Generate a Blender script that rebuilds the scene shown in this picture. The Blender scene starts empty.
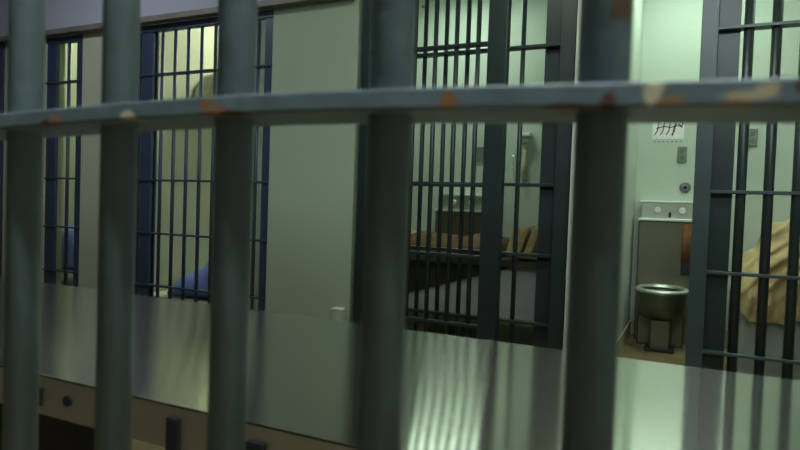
import bpy, bmesh, math, random
from mathutils import Vector, Matrix, noise
random.seed(4)
S = bpy.context.scene
COL = S.collection
PI = math.pi

# ------------------------------------------------------------------ helpers
def link(o):
    COL.objects.link(o); return o

def tag(o, label=None, cat=None, group=None, kind=None):
    if label: o['label'] = label
    if cat: o['category'] = cat
    if group: o['group'] = group
    if kind: o['kind'] = kind
    return o

def thing(name, loc, label, cat, group=None):
    o = bpy.data.objects.new(name, None); o.location = loc
    o.empty_display_size = .05
    link(o); return tag(o, label, cat, group)

def obj(name, bm, mat, parent=None, smooth=False, bevel=0, sub=0):
    me = bpy.data.meshes.new(name)
    bmesh.ops.recalc_face_normals(bm, faces=bm.faces[:])
    if parent is not None:                      # world coordinates -> parent's
        inv = parent_matrix(parent).inverted()
        bmesh.ops.transform(bm, matrix=inv, verts=bm.verts[:])
    bm.to_mesh(me); bm.free()
    if smooth:
        for p in me.polygons: p.use_smooth = True
    me.materials.append(mat)
    o = bpy.data.objects.new(name, me); link(o)
    if parent is not None: o.parent = parent
    if bevel:
        m = o.modifiers.new('bevel', 'BEVEL'); m.width = bevel; m.segments = 2; m.limit_method = 'ANGLE'
    if sub:
        m = o.modifiers.new('sub', 'SUBSURF'); m.levels = sub; m.render_levels = sub
    return o

def parent_matrix(p):
    m = Matrix.Translation(p.location) @ p.rotation_euler.to_matrix().to_4x4()
    return parent_matrix(p.parent) @ m if p.parent else m

def structure(name, bm, mat, label=None, bevel=0):
    return tag(obj(name, bm, mat, bevel=bevel), label, None, None, 'structure')

def box(bm, x0, x1, y0, y1, z0, z1, rot=None):
    r = bmesh.ops.create_cube(bm, size=1)
    c = Vector(((x0+x1)/2, (y0+y1)/2, (z0+z1)/2))
    m = Matrix.Translation(c)
    if rot: m = m @ rot
    m = m @ Matrix.Diagonal((abs(x1-x0), abs(y1-y0), abs(z1-z0), 1))
    bmesh.ops.transform(bm, matrix=m, verts=r['verts'])
    return bm

def B(*a, **k): return box(bmesh.new(), *a, **k)

def cyl(bm, p0, p1, r0, r1=None, n=16, caps=True):
    p0 = Vector(p0); p1 = Vector(p1); d = p1-p0
    r = bmesh.ops.create_cone(bm, cap_ends=caps, segments=n, radius1=r0, radius2=r0 if r1 is None else r1, depth=d.length)
    q = d.to_track_quat('Z', 'Y').to_matrix().to_4x4()
    bmesh.ops.transform(bm, matrix=Matrix.Translation((p0+p1)/2) @ q, verts=r['verts'])
    return bm
def C(*a, **k): return cyl(bmesh.new(), *a, **k)

def prism(bm, pts, y0, y1):                     # polygon in XZ, extruded along Y
    a = [bm.verts.new((x, y0, z)) for x, z in pts]
    b = [bm.verts.new((x, y1, z)) for x, z in pts]
    n = len(pts)
    bm.faces.new(a); bm.faces.new(b[::-1])
    for i in range(n):
        j = (i+1) % n
        bm.faces.new((a[i], b[i], b[j], a[j]))
    return bm

def lathe(bm, cx, cy, prof, n=40, sx=1, sy=1):  # prof: (radius, z)
    rings = []
    for r, z in prof:
        rings.append([bm.verts.new((cx+sx*r*math.cos(2*PI*k/n), cy+sy*r*math.sin(2*PI*k/n), z)) for k in range(n)])
    for a, b in zip(rings, rings[1:]):
        for k in range(n):
            bm.faces.new((a[k], a[(k+1) % n], b[(k+1) % n], b[k]))
    bm.faces.new(rings[0]); bm.faces.new(rings[-1])
    return bm

def tube(bm, pts, r, n=8):
    for a, b in zip(pts, pts[1:]): cyl(bm, a, b, r, n=n)
    return bm

# ------------------------------------------------------------------ materials
def nodes(name):
    m = bpy.data.materials.new(name); m.use_nodes = True
    nt = m.node_tree
    return m, nt, nt.nodes['Principled BSDF']

def paint(name, c, rough=.5, metal=0., var=.12, scale=6., bump=.0, bscale=60., c2=None, spec=.5):
    m, nt, p = nodes(name)
    tc = nt.nodes.new('ShaderNodeTexCoord')
    nz = nt.nodes.new('ShaderNodeTexNoise'); nz.inputs['Scale'].default_value = scale; nz.inputs['Detail'].default_value = 5
    nt.links.new(tc.outputs['Object'], nz.inputs['Vector'])
    rp = nt.nodes.new('ShaderNodeValToRGB')
    c2 = c2 or tuple(v*(1-2*var) for v in c)
    rp.color_ramp.elements[0].position = .3; rp.color_ramp.elements[1].position = .7
    rp.color_ramp.elements[0].color = (*c2, 1); rp.color_ramp.elements[1].color = (*c, 1)
    nt.links.new(nz.outputs['Fac'], rp.inputs['Fac'])
    nt.links.new(rp.outputs['Color'], p.inputs['Base Color'])
    p.inputs['Roughness'].default_value = rough; p.inputs['Metallic'].default_value = metal
    p.inputs['Specular IOR Level'].default_value = spec
    if bump:
        n2 = nt.nodes.new('ShaderNodeTexNoise'); n2.inputs['Scale'].default_value = bscale; n2.inputs['Detail'].default_value = 4
        nt.links.new(tc.outputs['Object'], n2.inputs['Vector'])
        b = nt.nodes.new('ShaderNodeBump'); b.inputs['Strength'].default_value = bump; b.inputs['Distance'].default_value = .003
        nt.links.new(n2.outputs['Fac'], b.inputs['Height']); nt.links.new(b.outputs['Normal'], p.inputs['Normal'])
    return m

def emis(name, c, s):
    m, nt, p = nodes(name)
    p.inputs['Base Color'].default_value = (*c, 1)
    p.inputs['Emission Color'].default_value = (*c, 1); p.inputs['Emission Strength'].default_value = s
    return m

def rusted(name, c, spots, rough=.42):
    """painted steel with chips: spots = (x, y, z, rx, rz, colour) in object space"""
    m = paint(name, c, rough, 0, .12, 30, .25, 90)
    nt = m.node_tree; p = nt.nodes['Principled BSDF']
    tc = nt.nodes.new('ShaderNodeTexCoord')
    nz = nt.nodes.new('ShaderNodeTexNoise'); nz.inputs['Scale'].default_value = 170; nz.inputs['Detail'].default_value = 4
    nt.links.new(tc.outputs['Object'], nz.inputs['Vector'])
    cur = p.inputs['Base Color'].links[0].from_socket
    for (x, y, z, rx, rz, col, ry) in spots:
        mp = nt.nodes.new('ShaderNodeVectorMath'); mp.operation = 'SUBTRACT'; mp.inputs[1].default_value = (x, y, z)
        nt.links.new(tc.outputs['Object'], mp.inputs[0])
        sc = nt.nodes.new('ShaderNodeVectorMath'); sc.operation = 'MULTIPLY'; sc.inputs[1].default_value = (1/(rx*.82), 1/ry, 1/(rz*.82))
        nt.links.new(mp.outputs[0], sc.inputs[0])
        ln = nt.nodes.new('ShaderNodeVectorMath'); ln.operation = 'LENGTH'; nt.links.new(sc.outputs[0], ln.inputs[0])
        ad = nt.nodes.new('ShaderNodeMath'); ad.operation = 'MULTIPLY_ADD'
        nt.links.new(nz.outputs['Fac'], ad.inputs[0]); ad.inputs[1].default_value = 1.6
        nt.links.new(ln.outputs['Value'], ad.inputs[2])
        mr = nt.nodes.new('ShaderNodeMapRange'); mr.inputs['From Min'].default_value = 1.95; mr.inputs['From Max'].default_value = 1.5
        nt.links.new(ad.outputs[0], mr.inputs['Value'])
        mx = nt.nodes.new('ShaderNodeMix'); mx.data_type = 'RGBA'
        nt.links.new(mr.outputs['Result'], mx.inputs['Factor'])
        nt.links.new(cur, mx.inputs['A']); mx.inputs['B'].default_value = (*col, 1)
        cur = mx.outputs['Result']
    nt.links.new(cur, p.inputs['Base Color'])
    return m

def brushed(name, c, rough, aniso, axis=(1, 0, 0), tan=None):
    m, nt, p = nodes(name)
    tc = nt.nodes.new('ShaderNodeTexCoord')
    mp = nt.nodes.new('ShaderNodeMapping'); mp.inputs['Scale'].default_value = tuple(2 if a else 260 for a in axis)
    nt.links.new(tc.outputs['Object'], mp.inputs['Vector'])
    nz = nt.nodes.new('ShaderNodeTexNoise'); nz.inputs['Scale'].default_value = 1; nz.inputs['Detail'].default_value = 3
    nt.links.new(mp.outputs[0], nz.inputs['Vector'])
    n2 = nt.nodes.new('ShaderNodeTexNoise'); n2.inputs['Scale'].default_value = 3; n2.inputs['Detail'].default_value = 4
    nt.links.new(tc.outputs['Object'], n2.inputs['Vector'])
    rp = nt.nodes.new('ShaderNodeValToRGB')
    rp.color_ramp.elements[0].position = .35; rp.color_ramp.elements[1].position = .65
    rp.color_ramp.elements[0].color = (*[v*.9 for v in c], 1); rp.color_ramp.elements[1].color = (*c, 1)
    nt.links.new(n2.outputs['Fac'], rp.inputs['Fac']); nt.links.new(rp.outputs['Color'], p.inputs['Base Color'])
    mr = nt.nodes.new('ShaderNodeMapRange'); mr.inputs['To Min'].default_value = rough*.85; mr.inputs['To Max'].default_value = rough*1.15
    nt.links.new(nz.outputs['Fac'], mr.inputs['Value']); nt.links.new(mr.outputs['Result'], p.inputs['Roughness'])
    p.inputs['Metallic'].default_value = 1
    if aniso:
        p.inputs['Anisotropic'].default_value = aniso
        tg = nt.nodes.new('ShaderNodeCombineXYZ')
        for i, a in enumerate(tan or axis): tg.inputs[i].default_value = a
        nt.links.new(tg.outputs[0], p.inputs['Tangent'])
    return m

WALL = paint('painted_wall', (.51, .56, .49), .75, 0, .04, 1.5, .15, 25)
WALL_CREAM = paint('cream_wall', (.42, .44, .33), .75, 0, .04, 1.5, .15, 25)
PIER = paint('pier_green', (.33, .40, .30), .7, 0, .04, 1.5, .15, 25)
LAVENDER = paint('lavender_wall', (.40, .41, .50), .7, 0, .03, 2, .1, 25)
CEIL = paint('ceiling_paint', (.60, .60, .56), .8, 0, .04, 3)
FLOOR = paint('tan_floor', (.26, .19, .09), .4, 0, .3, 3.5, .1, 40)
BASE = paint('baseboard_paint', (.42, .40, .25), .5, 0, .05, 4)
ENAMEL_BLUE_LIT = paint('enamel_blue_lit', (.035, .052, .100), .35, 0, .1, 8)  # blue-grey bar enamel with the bluish light put into its colour
ENAMEL_GREEN_LIT = paint('enamel_green_lit', (.040, .060, .064), .35, 0, .1, 8)  # same bar enamel, tinted for the greener light at right
ENAMEL_SHADED = paint('enamel_shaded', (.016, .027, .028), .35, 0, .1, 8)  # same bar enamel again, its shade put into the colour
TRACK = paint('track_brown_grey', (.17, .155, .135), .5, 0, .15, 6)
GREYP = paint('grey_steel_paint', (.15, .17, .17), .5, 0, .1, 5)
CONC = paint('grey_bunk_concrete', (.30, .33, .31), .7, 0, .1, 8, .2, 60)
GREYLAV = paint('grey_lavender_steel', (.50, .51, .53), .5, 0, .08, 5)
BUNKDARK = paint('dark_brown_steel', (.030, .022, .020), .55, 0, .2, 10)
TAN = paint('tan_wool', (.58, .43, .22), .95, 0, .18, 14, .5, 300)
KHAKI = paint('khaki_wool', (.46, .43, .31), .95, 0, .18, 14, .5, 300)
BROWN = paint('brown_wool', (.16, .085, .035), .95, 0, .2, 12, .5, 300)
BLUE = paint('blue_cloth', (.20, .29, .66), .85, 0, .15, 10, .4, 200)
WHITE = paint('white_cloth', (.62, .64, .55), .85, 0, .05, 10, .3, 200)
PAPER = paint('paper', (.92, .86, .86), .8, 0, .08, 30)
INK = paint('ink', (.05, .04, .06), .7, 0, .1, 10)
STEEL = brushed('brushed_steel', (.5, .52, .44), .34, .4, (0, 0, 1))
STEELD = brushed('dull_steel', (.19, .18, .13), .40, .4, (0, 0, 1))
TABLE = brushed('brushed_tabletop', (.42, .42, .37), .12, 1.0, (1, 0, 0), (0, 1, 0))
APRON = brushed('apron_steel', (.66, .60, .52), .42, .5, (1, 0, 0))
CHROME = brushed('chrome', (.8, .82, .8), .15, 0)
BLACK = paint('black_rubber', (.010, .010, .010), .6)
RIMM = brushed('polished_rim', (.9, .92, .86), .45, 0)
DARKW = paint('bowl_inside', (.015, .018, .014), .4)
PLATE = paint('grey_plate', (.22, .24, .20), .5, 0, .15, 40)
PIPE = paint('yellowed_plastic', (.55, .55, .38), .5)
WPLAST = paint('white_plastic', (.85, .88, .84), .4)

# ------------------------------------------------------------------ setting
Y0 = -2.0; YF = 2.98; YB = 5.05; XL = -7.4; XR = 2.2; ZC = 2.72
structure('floor', B(XL, XR, Y0, YB+.1, -.1, 0), FLOOR, 'tan worn concrete floor')
structure('ceiling', B(XL, XR, Y0, YB+.1, ZC, ZC+.1), CEIL, 'pale painted ceiling')
structure('wall_back', B(-2.6, XR, YB, YB+.12, 0, ZC), WALL, 'pale green back wall of the cells')
structure('wall_back_left', B(XL, -2.6, YB, YB+.12, 0, ZC), WALL_CREAM, 'cream back wall of the left cells')
structure('wall_left', B(XL-.1, XL, Y0, YB+.12, 0, ZC), WALL_CREAM)
structure('wall_right', B(XR, XR+.1, Y0, YB+.12, 0, ZC), WALL)
structure('wall_near', B(XL, XR, Y0-.1, Y0, 0, ZC), GREYP)
structure('wall_header', B(XL, -1.715, YF, YF+.15, 2.07, ZC), LAVENDER, 'lavender grey wall above the left cell fronts')
structure('wall_header_right', B(-1.715, XR, YF, YF+.15, 2.22, ZC), LAVENDER)
structure('trim_2', B(-1.715, XR, 2.94, YF, 2.195, 2.235), TRACK, bevel=.004)
structure('wall_pier_left', B(-3.93, -3.43, YF, YF+.15, 0, 2.07), WALL_CREAM, 'cream pier between the two left cell fronts')
structure('wall_pier_middle', B(-2.29, -1.715, YF, YF+.11, 0, 2.07), PIER, 'pale green pier left of the middle cell')
structure('wall_partition_far', B(-3.72, -3.62, YF+.15, YB, 0, ZC), WALL_CREAM)
structure('wall_partition_left', B(-2.60, -2.50, YF+.11, YB, 0, ZC), WALL)
structure('wall_partition_right', B(-.545, -.425, YF+.02, YB, 0, ZC), WALL, 'pale partition between the middle and the right cell')
structure('wall_partition_end', B(-5.30, -5.20, YF+.15, YB, 0, ZC), WALL_CREAM)
structure('wall_pier_far', B(-4.80, -4.32, YF, YF+.15, 0, 2.07), WALL_CREAM)
structure('baseboard_back', B(-2.5, XR, YB-.012, YB, 0, .10), BASE)
structure('baseboard_left', B(-.425, -.413, YF+.02, YB-.012, 0, .10), BASE)
structure('trim_1', B(XL, -1.715, 2.92, YF, 2.045, 2.083), TRACK, 'brown grey track housing above the sliding doors', bevel=.004)

# ------------------------------------------------------------------ far barred fronts
def barred(name, label, cat, x0, x1, y, post_l, post_r, bars, rails, r, mat, barmat=None, rail_x0=None, pd=.03, ztop=2.045, rail_h=.012, rail_d=.045, group=None, zbot=0.0, plates=()):
    t = thing(name, ((x0+x1)/2, y, zbot), label, cat, group)
    for (a, b) in post_l + post_r:
        obj('frame_post', B(a, b, y-pd, y+pd, zbot, ztop), mat, t, bevel=.003)
    for (a, b, dy) in plates:
        obj('jamb_plate', B(a, b, y-.006+dy, y+.006+dy, zbot, ztop), barmat or mat, t)
    obj('top_rail', B(x0, x1, y-.02, y+.02, ztop-.045, ztop-.001), mat, t, bevel=.003)
    obj('bottom_rail', B(x0, x1, y-.02, y+.02, zbot+.001, zbot+.04), mat, t, bevel=.003)
    first = None
    for bx in bars:
        if first is None:
            first = obj('vertical_bar', C((bx, y, zbot+.04), (bx, y, ztop-.045), r, n=14), barmat or mat, t, smooth=False)
            for p in first.data.polygons: p.use_smooth = len(p.vertices) == 4
            fx = bx
        else:
            o = first.copy(); link(o); o.parent = t; o.location = (bx-fx, 0, 0)
    for rz in rails:
        obj('cross_rail', B(x0 if rail_x0 is None else rail_x0, x1, y-rail_d/2, y+rail_d/2, rz-rail_h/2, rz+rail_h/2), mat, t, bevel=.002)
    return t

R5 = [.335, .68, 1.03, 1.375, 1.72]
barred('cell_front', 'blue-lit barred cell front at the far left edge of the row', 'bars', -6.4, -4.80, 3.0,
       [(-6.4, -6.3)], [(-4.90, -4.81)], [-6.2+.11*k for k in range(12)], R5, .011, ENAMEL_BLUE_LIT)
barred('cell_front', 'narrow blue-lit barred front left of the cream pier', 'bars', -4.32, -3.93, 3.0,
       [(-4.32, -4.215)], [(-4.00, -3.935)], [-4.095], [.36, .68, 1.03, 1.375, 1.72], .012, ENAMEL_BLUE_LIT, pd=.012)
bB = [-3.187+.1115*k for k in range(8)]
barred('cell_front', 'blue-lit barred cell front between cream pier and pale green pier', 'bars', -3.43, -2.29, 3.0,
       [(-3.42, -3.385), (-3.36, -3.265)], [(-2.352, -2.29)], bB, R5, .0115, ENAMEL_BLUE_LIT, pd=.012, plates=[(-3.385, -3.26, .03)])
# middle cell: fixed panel (plane 3.10) with the slid door hanging in front of it (plane 3.02)
def sc(x, d): return x*d/3.0
def scz(z, d): return .92+(z-.92)*d/3.0
barred('cell_front', 'shaded fixed barred front of the middle cell, behind the slid door', 'bars', -1.712, -.548, 3.10,
       [(-1.712, -1.64)], [(-.635, -.560)], [-1.605+.1215*k-.0 for k in range(5)]+[-.997, -.824], [.35, .694, 1.046, 1.39, 1.735], .012, ENAMEL_SHADED, rail_h=.016, ztop=2.195,
       plates=[(-.715, -.635, .02)])
barred('sliding_cell_door', 'shaded barred sliding door standing in front of the middle cell', 'door', -1.672, -.868, 2.955+.03,
       [(-1.672, -1.625)], [(-.965, -.868)], [-1.485+.1155*k for k in range(5)], [.325, .675, 1.034, 1.387, 1.739], .012, ENAMEL_SHADED, rail_h=.016, zbot=.02, ztop=2.19)
barred('cell_front', 'green-lit barred front right of the open doorway, its bars the thickest', 'bars', -.015, 1.35, 3.0,
       [(-.015, .052)], [(1.28, 1.35)], [.166+.1015*k for k in range(11)], [.335, .68, 1.026, 1.375, 1.72], .020, ENAMEL_GREEN_LIT,
       barmat=ENAMEL_SHADED, rail_x0=.05, ztop=2.195, rail_h=.014, rail_d=.06, plates=[(.052, .135, .012)])
structure('wall_pier_right', B(1.35, XR, YF, YF+.15, 0, 2.22), WALL)

# ------------------------------------------------------------------ foreground grille
CX = (.20, .165, .06); RU = (.07, .020, .012); OR = (.20, .105, .05); PT = (.36, .29, .17)
gz = .969
spots = [(-.367, .26, .9655, .008, .006, OR, .012), (-.377, .26, .964, .005, .004, RU, .012),
         (-.303, .26, .9665, .007, .005, (.42, .36, .22), .012),
         (-.237, .26, .9665, .011, .0055, OR, .014), (-.243, .26, .971, .006, .005, OR, .01), (-.226, .26, .9645, .012, .004, RU, .01),
         (-.102, .26, .9665, .005, .006, (.20, .085, .03), .01),
         (-.0175, .26, .9675, .0055, .006, (.42, .35, .22), .01), (-.011, .26, .9640, .006, .0028, OR, .02),
         (.014, .26, .9645, .010, .0028, PT, .012), (.021, .26, .9665, .005, .0040, PT, .01), (.012, .26, .9615, .010, .002, OR, .02),
         (.033, .26, .9665, .004, .006, RU, .012), (-.034, .26, .9640, .005, .005, RU, .02),
         (-.052, .26, .9630, .010, .002, RU, .02)]
GRILLE = rusted('grille_paint', (.105, .135, .142), spots, .45)
BARP = rusted('bar_paint', (.100, .130, .132), [(-.0325, .2735, 1.007, .006, .008, (.10, .055, .025), .02)], .42)
g = thing('barred_grille', (0, 0, 0), 'nearest grille of thick slate bars with a rust-chipped horizontal bar', 'bars')
gx = [-.839, -.737, -.635, -.533, -.4345, -.3395, -.2445, -.1435, -.0395, .062, .164, .266]
for k, bx in enumerate(gx):
    r = .0112
    o = obj('vertical_bar', C((bx, .285, .03), (bx, .285, 2.35), r, n=32), BARP, g)
    for p in o.data.polygons: p.use_smooth = len(p.vertices) == 4
bm = bmesh.new()                                 # flat bar, very slightly bowed
N = 40; sec = [(.260, 0), (.310, 0), (.310, 1), (.260, 1)]
rings = []
for i in range(N+1):
    x = -.9+1.25*i/N
    bow = -.0078*(1-math.exp(-((x+.23)/.25)**2))
    zb = .9658+bow; zt = .9758+bow
    rings.append([bm.verts.new((x, y, zt if s else zb)) for y, s in sec])
for a, b in zip(rings, rings[1:]):
    for k in range(4): bm.faces.new((a[k], a[(k+1) % 4], b[(k+1) % 4], b[k]))
bm.faces.new(rings[0]); bm.faces.new(rings[-1])
tag(obj('crossbar', bm, GRILLE, g, bevel=.0012), 'flat horizontal bar with chipped paint and rust spots')
obj('bottom_rail', B(-.9, .35, .260, .310, .0, .03), BARP, g)
obj('top_rail', B(-.9, .35, .260, .310, 2.35, 2.40), BARP, g)

# ------------------------------------------------------------------ long steel table
t = thing('steel_table', (-.6, .74, 0), 'long brushed stainless steel table in front of the cells', 'table')
TX0, TX1, TY0, TY1 = -2.3, 1.0, .488, .998
obj('tabletop', B(TX0, TX1, TY0, TY1, .6975, .700), TABLE, t, bevel=.0008)
obj('apron', B(TX0+.001, TX1-.001, TY0+.0003, TY0+.012, .652, .6974), APRON, t)
obj('apron', B(TX0+.001, TX1-.001, TY1-.012, TY1-.001, .652, .6974), APRON, t)
for lx in (-1.9, -.1+.3, .75):
    l = obj('pedestal_leg', B(lx-.04, lx+.04, .70, .78, .008, .697), GREYP, t, bevel=.004)
    obj('foot_plate', B(lx-.11, lx+.11, .63, .85, 0, .008), GREYP, l)
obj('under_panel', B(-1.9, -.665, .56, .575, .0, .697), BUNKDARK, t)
obj('cross_beam', B(-2.0, .85, .70, .78, .66, .687), GREYP, t)
for bx, w, z0, z1 in ((-.705, .010, .662, .684), (-.485, .017, .640, .687), (-.376, .022, .640, .683)):
    obj('bracket', B(bx-w/2-.004, bx+w/2-.004, TY0-.005, TY0+.001, z0, z1), BLACK, t, bevel=.001)
obj('bolt', C((-.657, TY0-.003, .6765), (-.657, TY0+.001, .6765), .0065, n=20), BLACK, t)

# ------------------------------------------------------------------ combination units
def combo(x0, x1, yb, z_top, label, toilet=True):
    w = x1-x0; cx = (x0+x1)/2
    t = thing('sink_toilet_unit', (cx, yb-.1, 0), label, 'toilet')
    zs = z_top-.115
    obj('cabinet', B(x0, x1, yb-.20, yb, .0, zs-.02), STEELD, t, bevel=.006)
    bm = bmesh.new(); box(bm, x0-.006, x1+.006, yb-.225, yb-.0, zs-.02, zs)
    obj('sink_deck', bm, RIMM, t, bevel=.004)
    bk = obj('backsplash', B(x0+.004, x1-.004, yb-.13, yb, zs, z_top), STEEL, t, bevel=.005)
    obj('ledge', B(x0-.002, x1+.002, yb-.145, yb, z_top, z_top+.012), RIMM, bk, bevel=.003)
    for kx in (cx-.08, cx+.085):
        obj('push_knob', C((kx, yb-.165, z_top-.055), (kx, yb-.13, z_top-.055), .021, .024, n=20), RIMM, bk, bevel=.003)
    bm = bmesh.new(); tube(bm, [(cx+.005, yb-.13, z_top-.075), (cx+.005, yb-.17, z_top-.08), (cx+.005, yb-.18, z_top-.105)], .008)
    obj('spout', bm, BLACK, bk)
    if toilet:
        cy = 4.64; rx = .170; ry = .225
        bm = lathe(bmesh.new(), cx-.012, cy, [(.70, .21), (.90, .25), (.96, .31), (.98, .385), (.99, .392), (.78, .392), (.70, .36), (.45, .28), (.1, .25)], sx=rx, sy=ry)
        bo = obj('toilet_bowl', bm, STEELD, t, smooth=True)
        bm = lathe(bmesh.new(), cx-.012, cy, [(.80, .392), (.98, .392), (1.03, .400), (1.02, .410), (.93, .418), (.84, .416), (.80, .408), (.78, .400)], sx=rx, sy=ry)
        # open ring
        bmesh.ops.delete(bm, geom=[f for f in bm.faces if len(f.verts) > 4], context='FACES_ONLY')
        obj('rim', bm, RIMM, bo, smooth=True)
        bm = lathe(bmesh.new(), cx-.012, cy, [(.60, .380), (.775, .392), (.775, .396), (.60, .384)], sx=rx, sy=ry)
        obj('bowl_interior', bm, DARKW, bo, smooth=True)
        ped = obj('pedestal', B(cx-.075, cx+.055, 4.50, 4.72, 0, .27), STEELD, t, bevel=.012)
        obj('foot', B(cx-.105, cx+.085, 4.47, 4.80, 0, .018), BLACK, ped, bevel=.003)
        obj('waste_shroud', B(cx-.17, cx+.13, 4.70, yb-.20, .0, .34), STEELD, t, bevel=.01)
    return t
combo(-.375, .022, YB, 1.008, 'stainless sink and toilet unit below the round push button')
combo(-1.985, -1.56, YB, 1.020, 'steel sink unit on back wall behind the brown bedding', toilet=False)

# ------------------------------------------------------------------ things on the walls
t = thing('notice_sheet', (-.215, YB, 1.57), 'white sheet with dark scribbled drawing taped on back wall above grey plate', 'paper')
obj('sheet', B(-.325, -.108, YB-.003, YB-.0005, 1.487, 1.65), PAPER, t)
bm = bmesh.new(); yy = YB-.004
def stroke(pts, r=.0035): tube(bm, [(x, yy, z) for x, z in pts], r, 6)
for x0 in (-.285, -.245, -.205, -.165):
    stroke([(x0-.028, 1.515), (x0-.008, 1.545), (x0, 1.60), (x0, 1.64)])
stroke([(-.30, 1.565), (-.25, 1.58), (-.20, 1.572), (-.15, 1.585), (-.12, 1.57)])
stroke([(-.185, 1.51), (-.180, 1.56), (-.168, 1.60)])
stroke([(-.15, 1.60), (-.125, 1.575), (-.118, 1.60), (-.14, 1.62)])
stroke([(-.31, 1.62), (-.26, 1.63), (-.2, 1.615), (-.13, 1.64)])
obj('drawing', bm, INK, t)
bm = bmesh.new()
for k in range(7): box(bm, -.315+.03*k, -.300+.03*k, YB-.003, YB-.0005, 1.462, 1.470)
tag(obj('caption_marks', bm, PLATE, t), 'faint row of small marks below the sheet')

def plate(x0, x1, z0, z1, label, m=PLATE):
    t = thing('wall_plate', ((x0+x1)/2, YB, (z0+z1)/2), label, 'plate')
    obj('cover', B(x0, x1, YB-.012, YB, z0, z1), m, t, bevel=.003)
    cx = (x0+x1)/2; h = z1-z0
    for z in (z0+.3*h, z0+.7*h):
        obj('socket', B(cx-.012, cx+.012, YB-.015, YB-.011, z-.014, z+.014), GREYP, t, bevel=.002)
    return t
plate(-.146, -.082, 1.312, 1.428, 'grey wall plate just above the round push button')
plate(.302, .365, 1.425, 1.550, 'grey wall plate seen behind the thick bars at right')
plate(-1.72, -1.63, 1.310, 1.440, 'grey wall plate above sink unit in the middle cell', GREYP)
t = thing('push_button', (-.083, YB, 1.125), 'round chrome push button on back wall above the sink unit', 'button')
obj('escutcheon', C((-.083, YB, 1.125), (-.083, YB-.012, 1.125), .040, .036, n=32), GREYP, t)
obj('ring', C((-.083, YB-.012, 1.125), (-.083, YB-.026, 1.125), .028, .024, n=32), CHROME, t)
obj('plunger', C((-.083, YB-.026, 1.125), (-.083, YB-.034, 1.125), .013, n=24), BLACK, t)
t = thing('pipe_fixture', (-1.28, YB, 1.12), 'yellowed pipe with white capped head on middle cell wall', 'pipe')
obj('pipe', C((-1.282, YB-.02, 1.12), (-1.29, YB-.02, 1.475), .020, n=16), PIPE, t, smooth=True)
obj('head', B(-1.345, -1.235, YB-.09, YB, 1.515, 1.545), WPLAST, t, bevel=.006)
obj('collar', B(-1.335, -1.265, YB-.06, YB, 1.470, 1.500), WPLAST, t, bevel=.006)
t = tag(obj('pipe_hook', tube(bmesh.new(), [(-1.388, YB-.001, 1.25), (-1.388, YB-.03, 1.27), (-1.380, YB-.03, 1.36), (-1.375, YB-.001, 1.38)], .007), CHROME), 'slim bright metal hook on wall left of the yellowed pipe', 'hook')
t = thing('sprinkler_head', (-2.17, 4.9, ZC), 'small sprinkler hanging from middle cell ceiling', 'sprinkler')
obj('stem', C((-2.17, 4.9, ZC), (-2.17, 4.9, ZC-.09), .008), CHROME, t)
obj('deflector', C((-2.17, 4.9, ZC-.09), (-2.17, 4.9, ZC-.10), .03, n=20), PLATE, t)
t = thing('junction_box', (-1.745, YF, .29), 'small cream box low on pale pier beside barred front', 'box')
obj('body', B(-1.80, -1.742, YF-.045, YF, .235, .330), WALL_CREAM, t, bevel=.005)
obj('lid', B(-1.803, -1.739, YF-.049, YF+.0, .330, .340), WPLAST, t, bevel=.003)

t = thing('brown_strip', (-.04, 4.84, .80), 'rust brown strip on the right side of the steel sink and toilet unit', 'strip')
bm = bmesh.new(); pts = []  # pleated brown strip with a dark band at its foot
for k in range(13):
    a = k/12; pts.append((-.085+.095*a, 4.838-.010*abs(math.sin(a*9))))
top = [bm.verts.new((x, y, .86)) for x, y in pts]; bot = [bm.verts.new((x*.96, y-.006, .57)) for x, y in pts]
for k in range(12): bm.faces.new((top[k], top[k+1], bot[k+1], bot[k]))
o = obj('strip', bm, paint('rust_brown', (.20, .085, .04), .9, 0, .2, 12), t, smooth=True); m = o.modifiers.new('solid', 'SOLIDIFY'); m.thickness = .004
obj('dark_band', B(-.082, .010, 4.818, 4.836, .50, .575), BLACK, t, bevel=.004)

# ------------------------------------------------------------------ bunks and bedding
def drape(name, fn, nu, nv, mat, thick=.012, parent=None, sub=1):
    bm = bmesh.new(); g = [[bm.verts.new(fn(i/nu, j/nv)) for j in range(nv+1)] for i in range(nu+1)]
    for i in range(nu):
        for j in range(nv):
            bm.faces.new((g[i][j], g[i+1][j], g[i+1][j+1], g[i][j+1]))
    o = obj(name, bm, mat, parent, smooth=True)
    s = o.modifiers.new('solid', 'SOLIDIFY'); s.thickness = thick; s.offset = 1
    if sub:
        m = o.modifiers.new('sub', 'SUBSURF'); m.levels = sub; m.render_levels = sub
    return o

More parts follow.
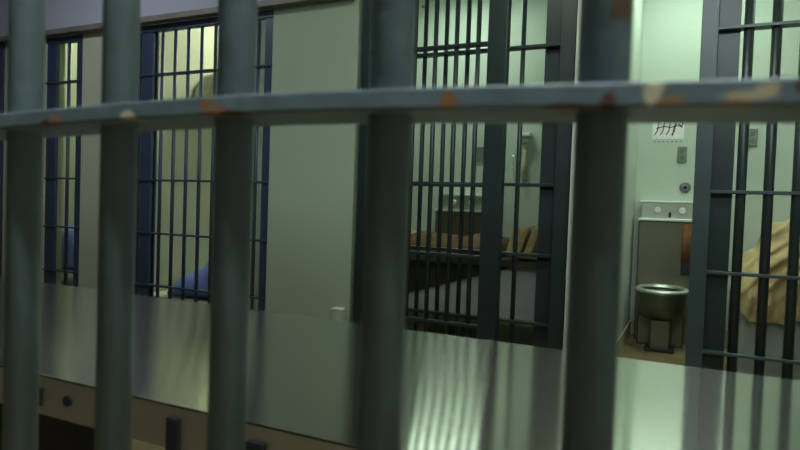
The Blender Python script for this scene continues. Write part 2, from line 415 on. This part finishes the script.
# right cell
t = thing('bunk', (.78, 4.3, 0), 'grey solid bunk under the tan blanket in the right cell', 'bed')
obj('bunk_base', B(.235, 1.6, 3.87, 4.95, 0, .44), CONC, t, bevel=.03)
obj('mattress', B(.245, 1.59, 3.87, 4.94, .44, .52), GREYP, t, bevel=.03)
def sst(a, b, x):
    t_ = min(1, max(0, (x-a)/(b-a))); return t_*t_*(3-2*t_)
def ridge(a):                                          # soft valley, sharp crest
    return 1-abs(math.sin(a))**.7
def heap(u, v):
    x = .225+.95*u
    crest = .665+.055*sst(.22, .31, x)+.14*sst(.31, .385, x)+.03*sst(.38, .5, x)+.02*math.sin(9*u)
    hem = .32+.08*min(1, u/.3)+.02*math.sin(14*u+1)
    hem += .10*(1-sst(.225, .285, x))
    if v < .34:                                        # top, from the back to the crest
        s_ = v/.34
        y = 4.72-.66*s_; z = .54+(crest-.54)*math.sin(s_*PI/2)**1.3
    else:
        s_ = (v-.34)/.66
        y = 4.06-.215*math.sin(min(1, s_*1.5)*PI/2); z = crest+(hem-crest)*s_**1.1
    w = .5*noise.noise(Vector((x*4, z*4, 1)))
    k = sst(.25, .6, v)
    diag = (z-.95*x)                                   # folds fan down to the left
    f = .65*ridge(34*diag+3.5*w)+.35*ridge(19*(z*.55-x)+w*3+1)
    low = ridge(34*x+2*w)
    fold = f*(1-sst(.50, .40, z)*0)*(1-sst(0, 1, (.56-z)/.1))+low*sst(0, 1, (.56-z)/.1)
    y -= .07*fold*k
    z += .030*fold*(1-k)*min(1, v*5)
    return (x, min(y, 4.75), max(z, .30))
tag(drape('blanket', heap, 130, 110, TAN, .008), 'crumpled tan wool blanket heaped on the bunk behind the thick bars', 'blanket')

# middle cell
t = thing('bunk', (-1.55, 4.2, 0), 'dark steel bunk shelf spanning the middle cell', 'bed')
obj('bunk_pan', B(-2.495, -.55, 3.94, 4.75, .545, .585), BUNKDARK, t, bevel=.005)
obj('front_lip', B(-2.495, -.55, 3.925, 3.94, .545, .588), STEELD, t)
obj('front_panel', B(-2.495, -.55, 3.975, 3.99, .19, .545), GREYLAV, t)
obj('shade_wedge', prism(bmesh.new(), [(-2.49, .545), (-2.49, .10), (-1.79, .315), (-1.06, .545)], 3.953, 3.973), BUNKDARK, t)  # dark wedge added in place of the shade under the bunk
obj('leg', B(-1.03, -1.01, 4.68, 4.72, 0, .545), BUNKDARK, t)
def bedding(u, v):
    x = -1.93+.73*u
    s = math.sin(PI*min(1, max(0, v)))
    h = .01+.10*s**.5
    e = min(1, u/.06, (1-u)/.08)
    n = noise.noise(Vector((x*5, v*3, 2)))*.03
    return (x, 3.97+.72*v, .600+(h+n)*max(0, e)**.5*(1 if 0 < v < 1 else .1)+.015*math.sin(x*9))
tag(drape('bedding', bedding, 50, 24, BROWN, .010), 'rumpled brown bedding spread over the dark bunk of the middle cell', 'bedding')
t = thing('folded_blanket', (-1.03, 4.0, .60), 'folded tan blanket leaning at the right end of the bunk', 'blanket')
obj('folded_stack', prism(bmesh.new(), [(-1.13, .607), (-1.075, .795), (-.965, .818), (-1.035, .607)], 3.97, 4.30), TAN, t, bevel=.018)
obj('leaning_fold', prism(bmesh.new(), [(-1.015, .607), (-.950, .805), (-.905, .815), (-.890, .79), (-.965, .607)], 3.975, 4.28), TAN, t, bevel=.014)
def pile(name, label, cat, x0, x1, y0, y1, z0, hf, mat, amp=.03, fr=7, seed=0):
    def fn(u, v):
        e = min(1, u/.12, (1-u)/.12, v/.15, (1-v)/.15); e = max(0, e)**.5
        n = noise.noise(Vector((u*fr*.6, v*fr*.5, seed)))*amp
        return (x0+(x1-x0)*u, y0+(y1-y0)*v, z0+.012+(hf(u, v)+n)*e)
    return tag(drape(name, fn, 28, 22, mat, .01), label, cat)
pile('pillow', 'yellow-tan pillow left of the brown bedding', 'pillow', -2.35, -1.97, 4.05, 4.6, .595, lambda u, v: .12, TAN, .02, 6, 5)

# left cell (behind the blue-lit front)
t = thing('bunk', (-3.3, 3.6, 0), 'low pale bunk holding blue bedding behind the blue-lit bars', 'bed')
obj('bunk_base', B(-3.60, -2.62, 3.2, 4.1, 0, .13), CONC, t, bevel=.01)
obj('mattress', B(-3.58, -2.64, 3.22, 4.08, .13, .225), WHITE, t, bevel=.03)
pile('blanket', 'blue blanket piled on low bunk behind the blue-lit bars', 'blanket', -3.36, -2.66, 3.24, 3.95, .225,
     lambda u, v: .07+.30*min(1, u*1.3), BLUE, .05, 6, 3)
t = thing('wall_shelf', (-3.47, 3.8, 1.68), 'dark shelf high on the side wall of the left cell', 'shelf')
obj('board', B(-3.62, -3.38, 3.62, 4.25, 1.665, 1.685), GREYP, t)
for y in (3.70, 4.12): obj('support', B(-3.62, -3.45, y, y+.02, 1.60, 1.665), BUNKDARK, t)
pile('folded_blanket', 'tan blanket lying on the shelf high in the left cell', 'blanket', -3.61, -3.40, 3.72, 4.15, 1.685, lambda u, v: .20, KHAKI, .02, 7, 8)

# leftmost visible cell
t = thing('bunk', (-4.6, 3.7, 0), 'low pale bunk behind the narrow blue-lit front', 'bed')
obj('bunk_base', B(-5.195, -3.78, 3.3, 4.2, 0, .22), CONC, t, bevel=.01)
obj('mattress', B(-5.18, -3.80, 3.32, 4.18, .22, .30), WHITE, t, bevel=.03)
pile('blanket', 'blue blanket on bunk behind the narrow blue-lit front', 'blanket', -5.16, -4.0, 3.36, 4.0, .30,
     lambda u, v: .27+.05*math.sin(5*u), BLUE, .05, 6, 1)

# ------------------------------------------------------------------ lamps
def lamp(x, y, w, d, c, s, label, z=ZC):
    t = thing('ceiling_light', (x, y, z), label, 'light')
    obj('housing', B(x-w/2-.02, x+w/2+.02, y-d/2-.02, y+d/2+.02, z-.035, z), WPLAST, t, bevel=.004)
    m = emis('diffuser_glow', c, s)
    obj('diffuser', B(x-w/2, x+w/2, y-d/2, y+d/2, z-.05, z-.035), m, t, bevel=.003)
    return t
GW = (.76, 1.0, .80)
lamp(-.05, 4.50, .60, .24, GW, 24, 'ceiling light over the sink and toilet unit')
lamp(.7, 3.62, .60, .30, GW, 22, 'ceiling light over the bunk in the right cell')
lamp(-1.75, 4.50, .60, .24, GW, 26, 'ceiling light in the middle cell')
lamp(-3.15, 4.2, .40, .24, (.88, .97, .72), 76, 'yellowish ceiling light in the left cell')
lamp(-4.6, 4.2, .40, .24, (.85, .98, .70), 55, 'yellowish ceiling light in the leftmost cell')
lamp(-3.4, 1.9, 1.2, .20, (.85, .92, 1.0), 18, 'corridor ceiling light towards the left')
lamp(-.4, 1.9, 1.2, .20, (.92, 1.0, .82), 33, 'corridor ceiling light above the long table')
lamp(.25, -.12, 1.1, .14, (.82, .98, 1.0), 130, 'ceiling light just behind the nearest grille')

W = bpy.data.worlds.new('world'); S.world = W; W.use_nodes = True
W.node_tree.nodes['Background'].inputs[0].default_value = (.5, .6, .6, 1)
W.node_tree.nodes['Background'].inputs[1].default_value = .02

# ------------------------------------------------------------------ camera
f = 620.0
Xc = Vector((1300, -65, f)).normalized()
Zc = Vector((.035, 1, 19.5/f)).normalized()
Yc = Zc.cross(Xc).normalized(); Zc = Xc.cross(Yc).normalized()
M = Matrix((Xc, Yc, Zc))
cam = bpy.data.objects.new('camera', bpy.data.cameras.new('camera')); link(cam)
cam.matrix_world = Matrix.Translation((0, 0, .92)) @ M.to_4x4()
cam.data.sensor_width = 36; cam.data.lens = f/800*36
cam.data.clip_start = .01
cam.data.dof.use_dof = True; cam.data.dof.focus_distance = 3.3; cam.data.dof.aperture_fstop = 9.0
S.camera = cam
S.view_settings.view_transform = 'Standard'; S.view_settings.look = 'None'
S.view_settings.gamma = 1; S.view_settings.use_curve_mapping = False
S.view_settings.exposure = 0
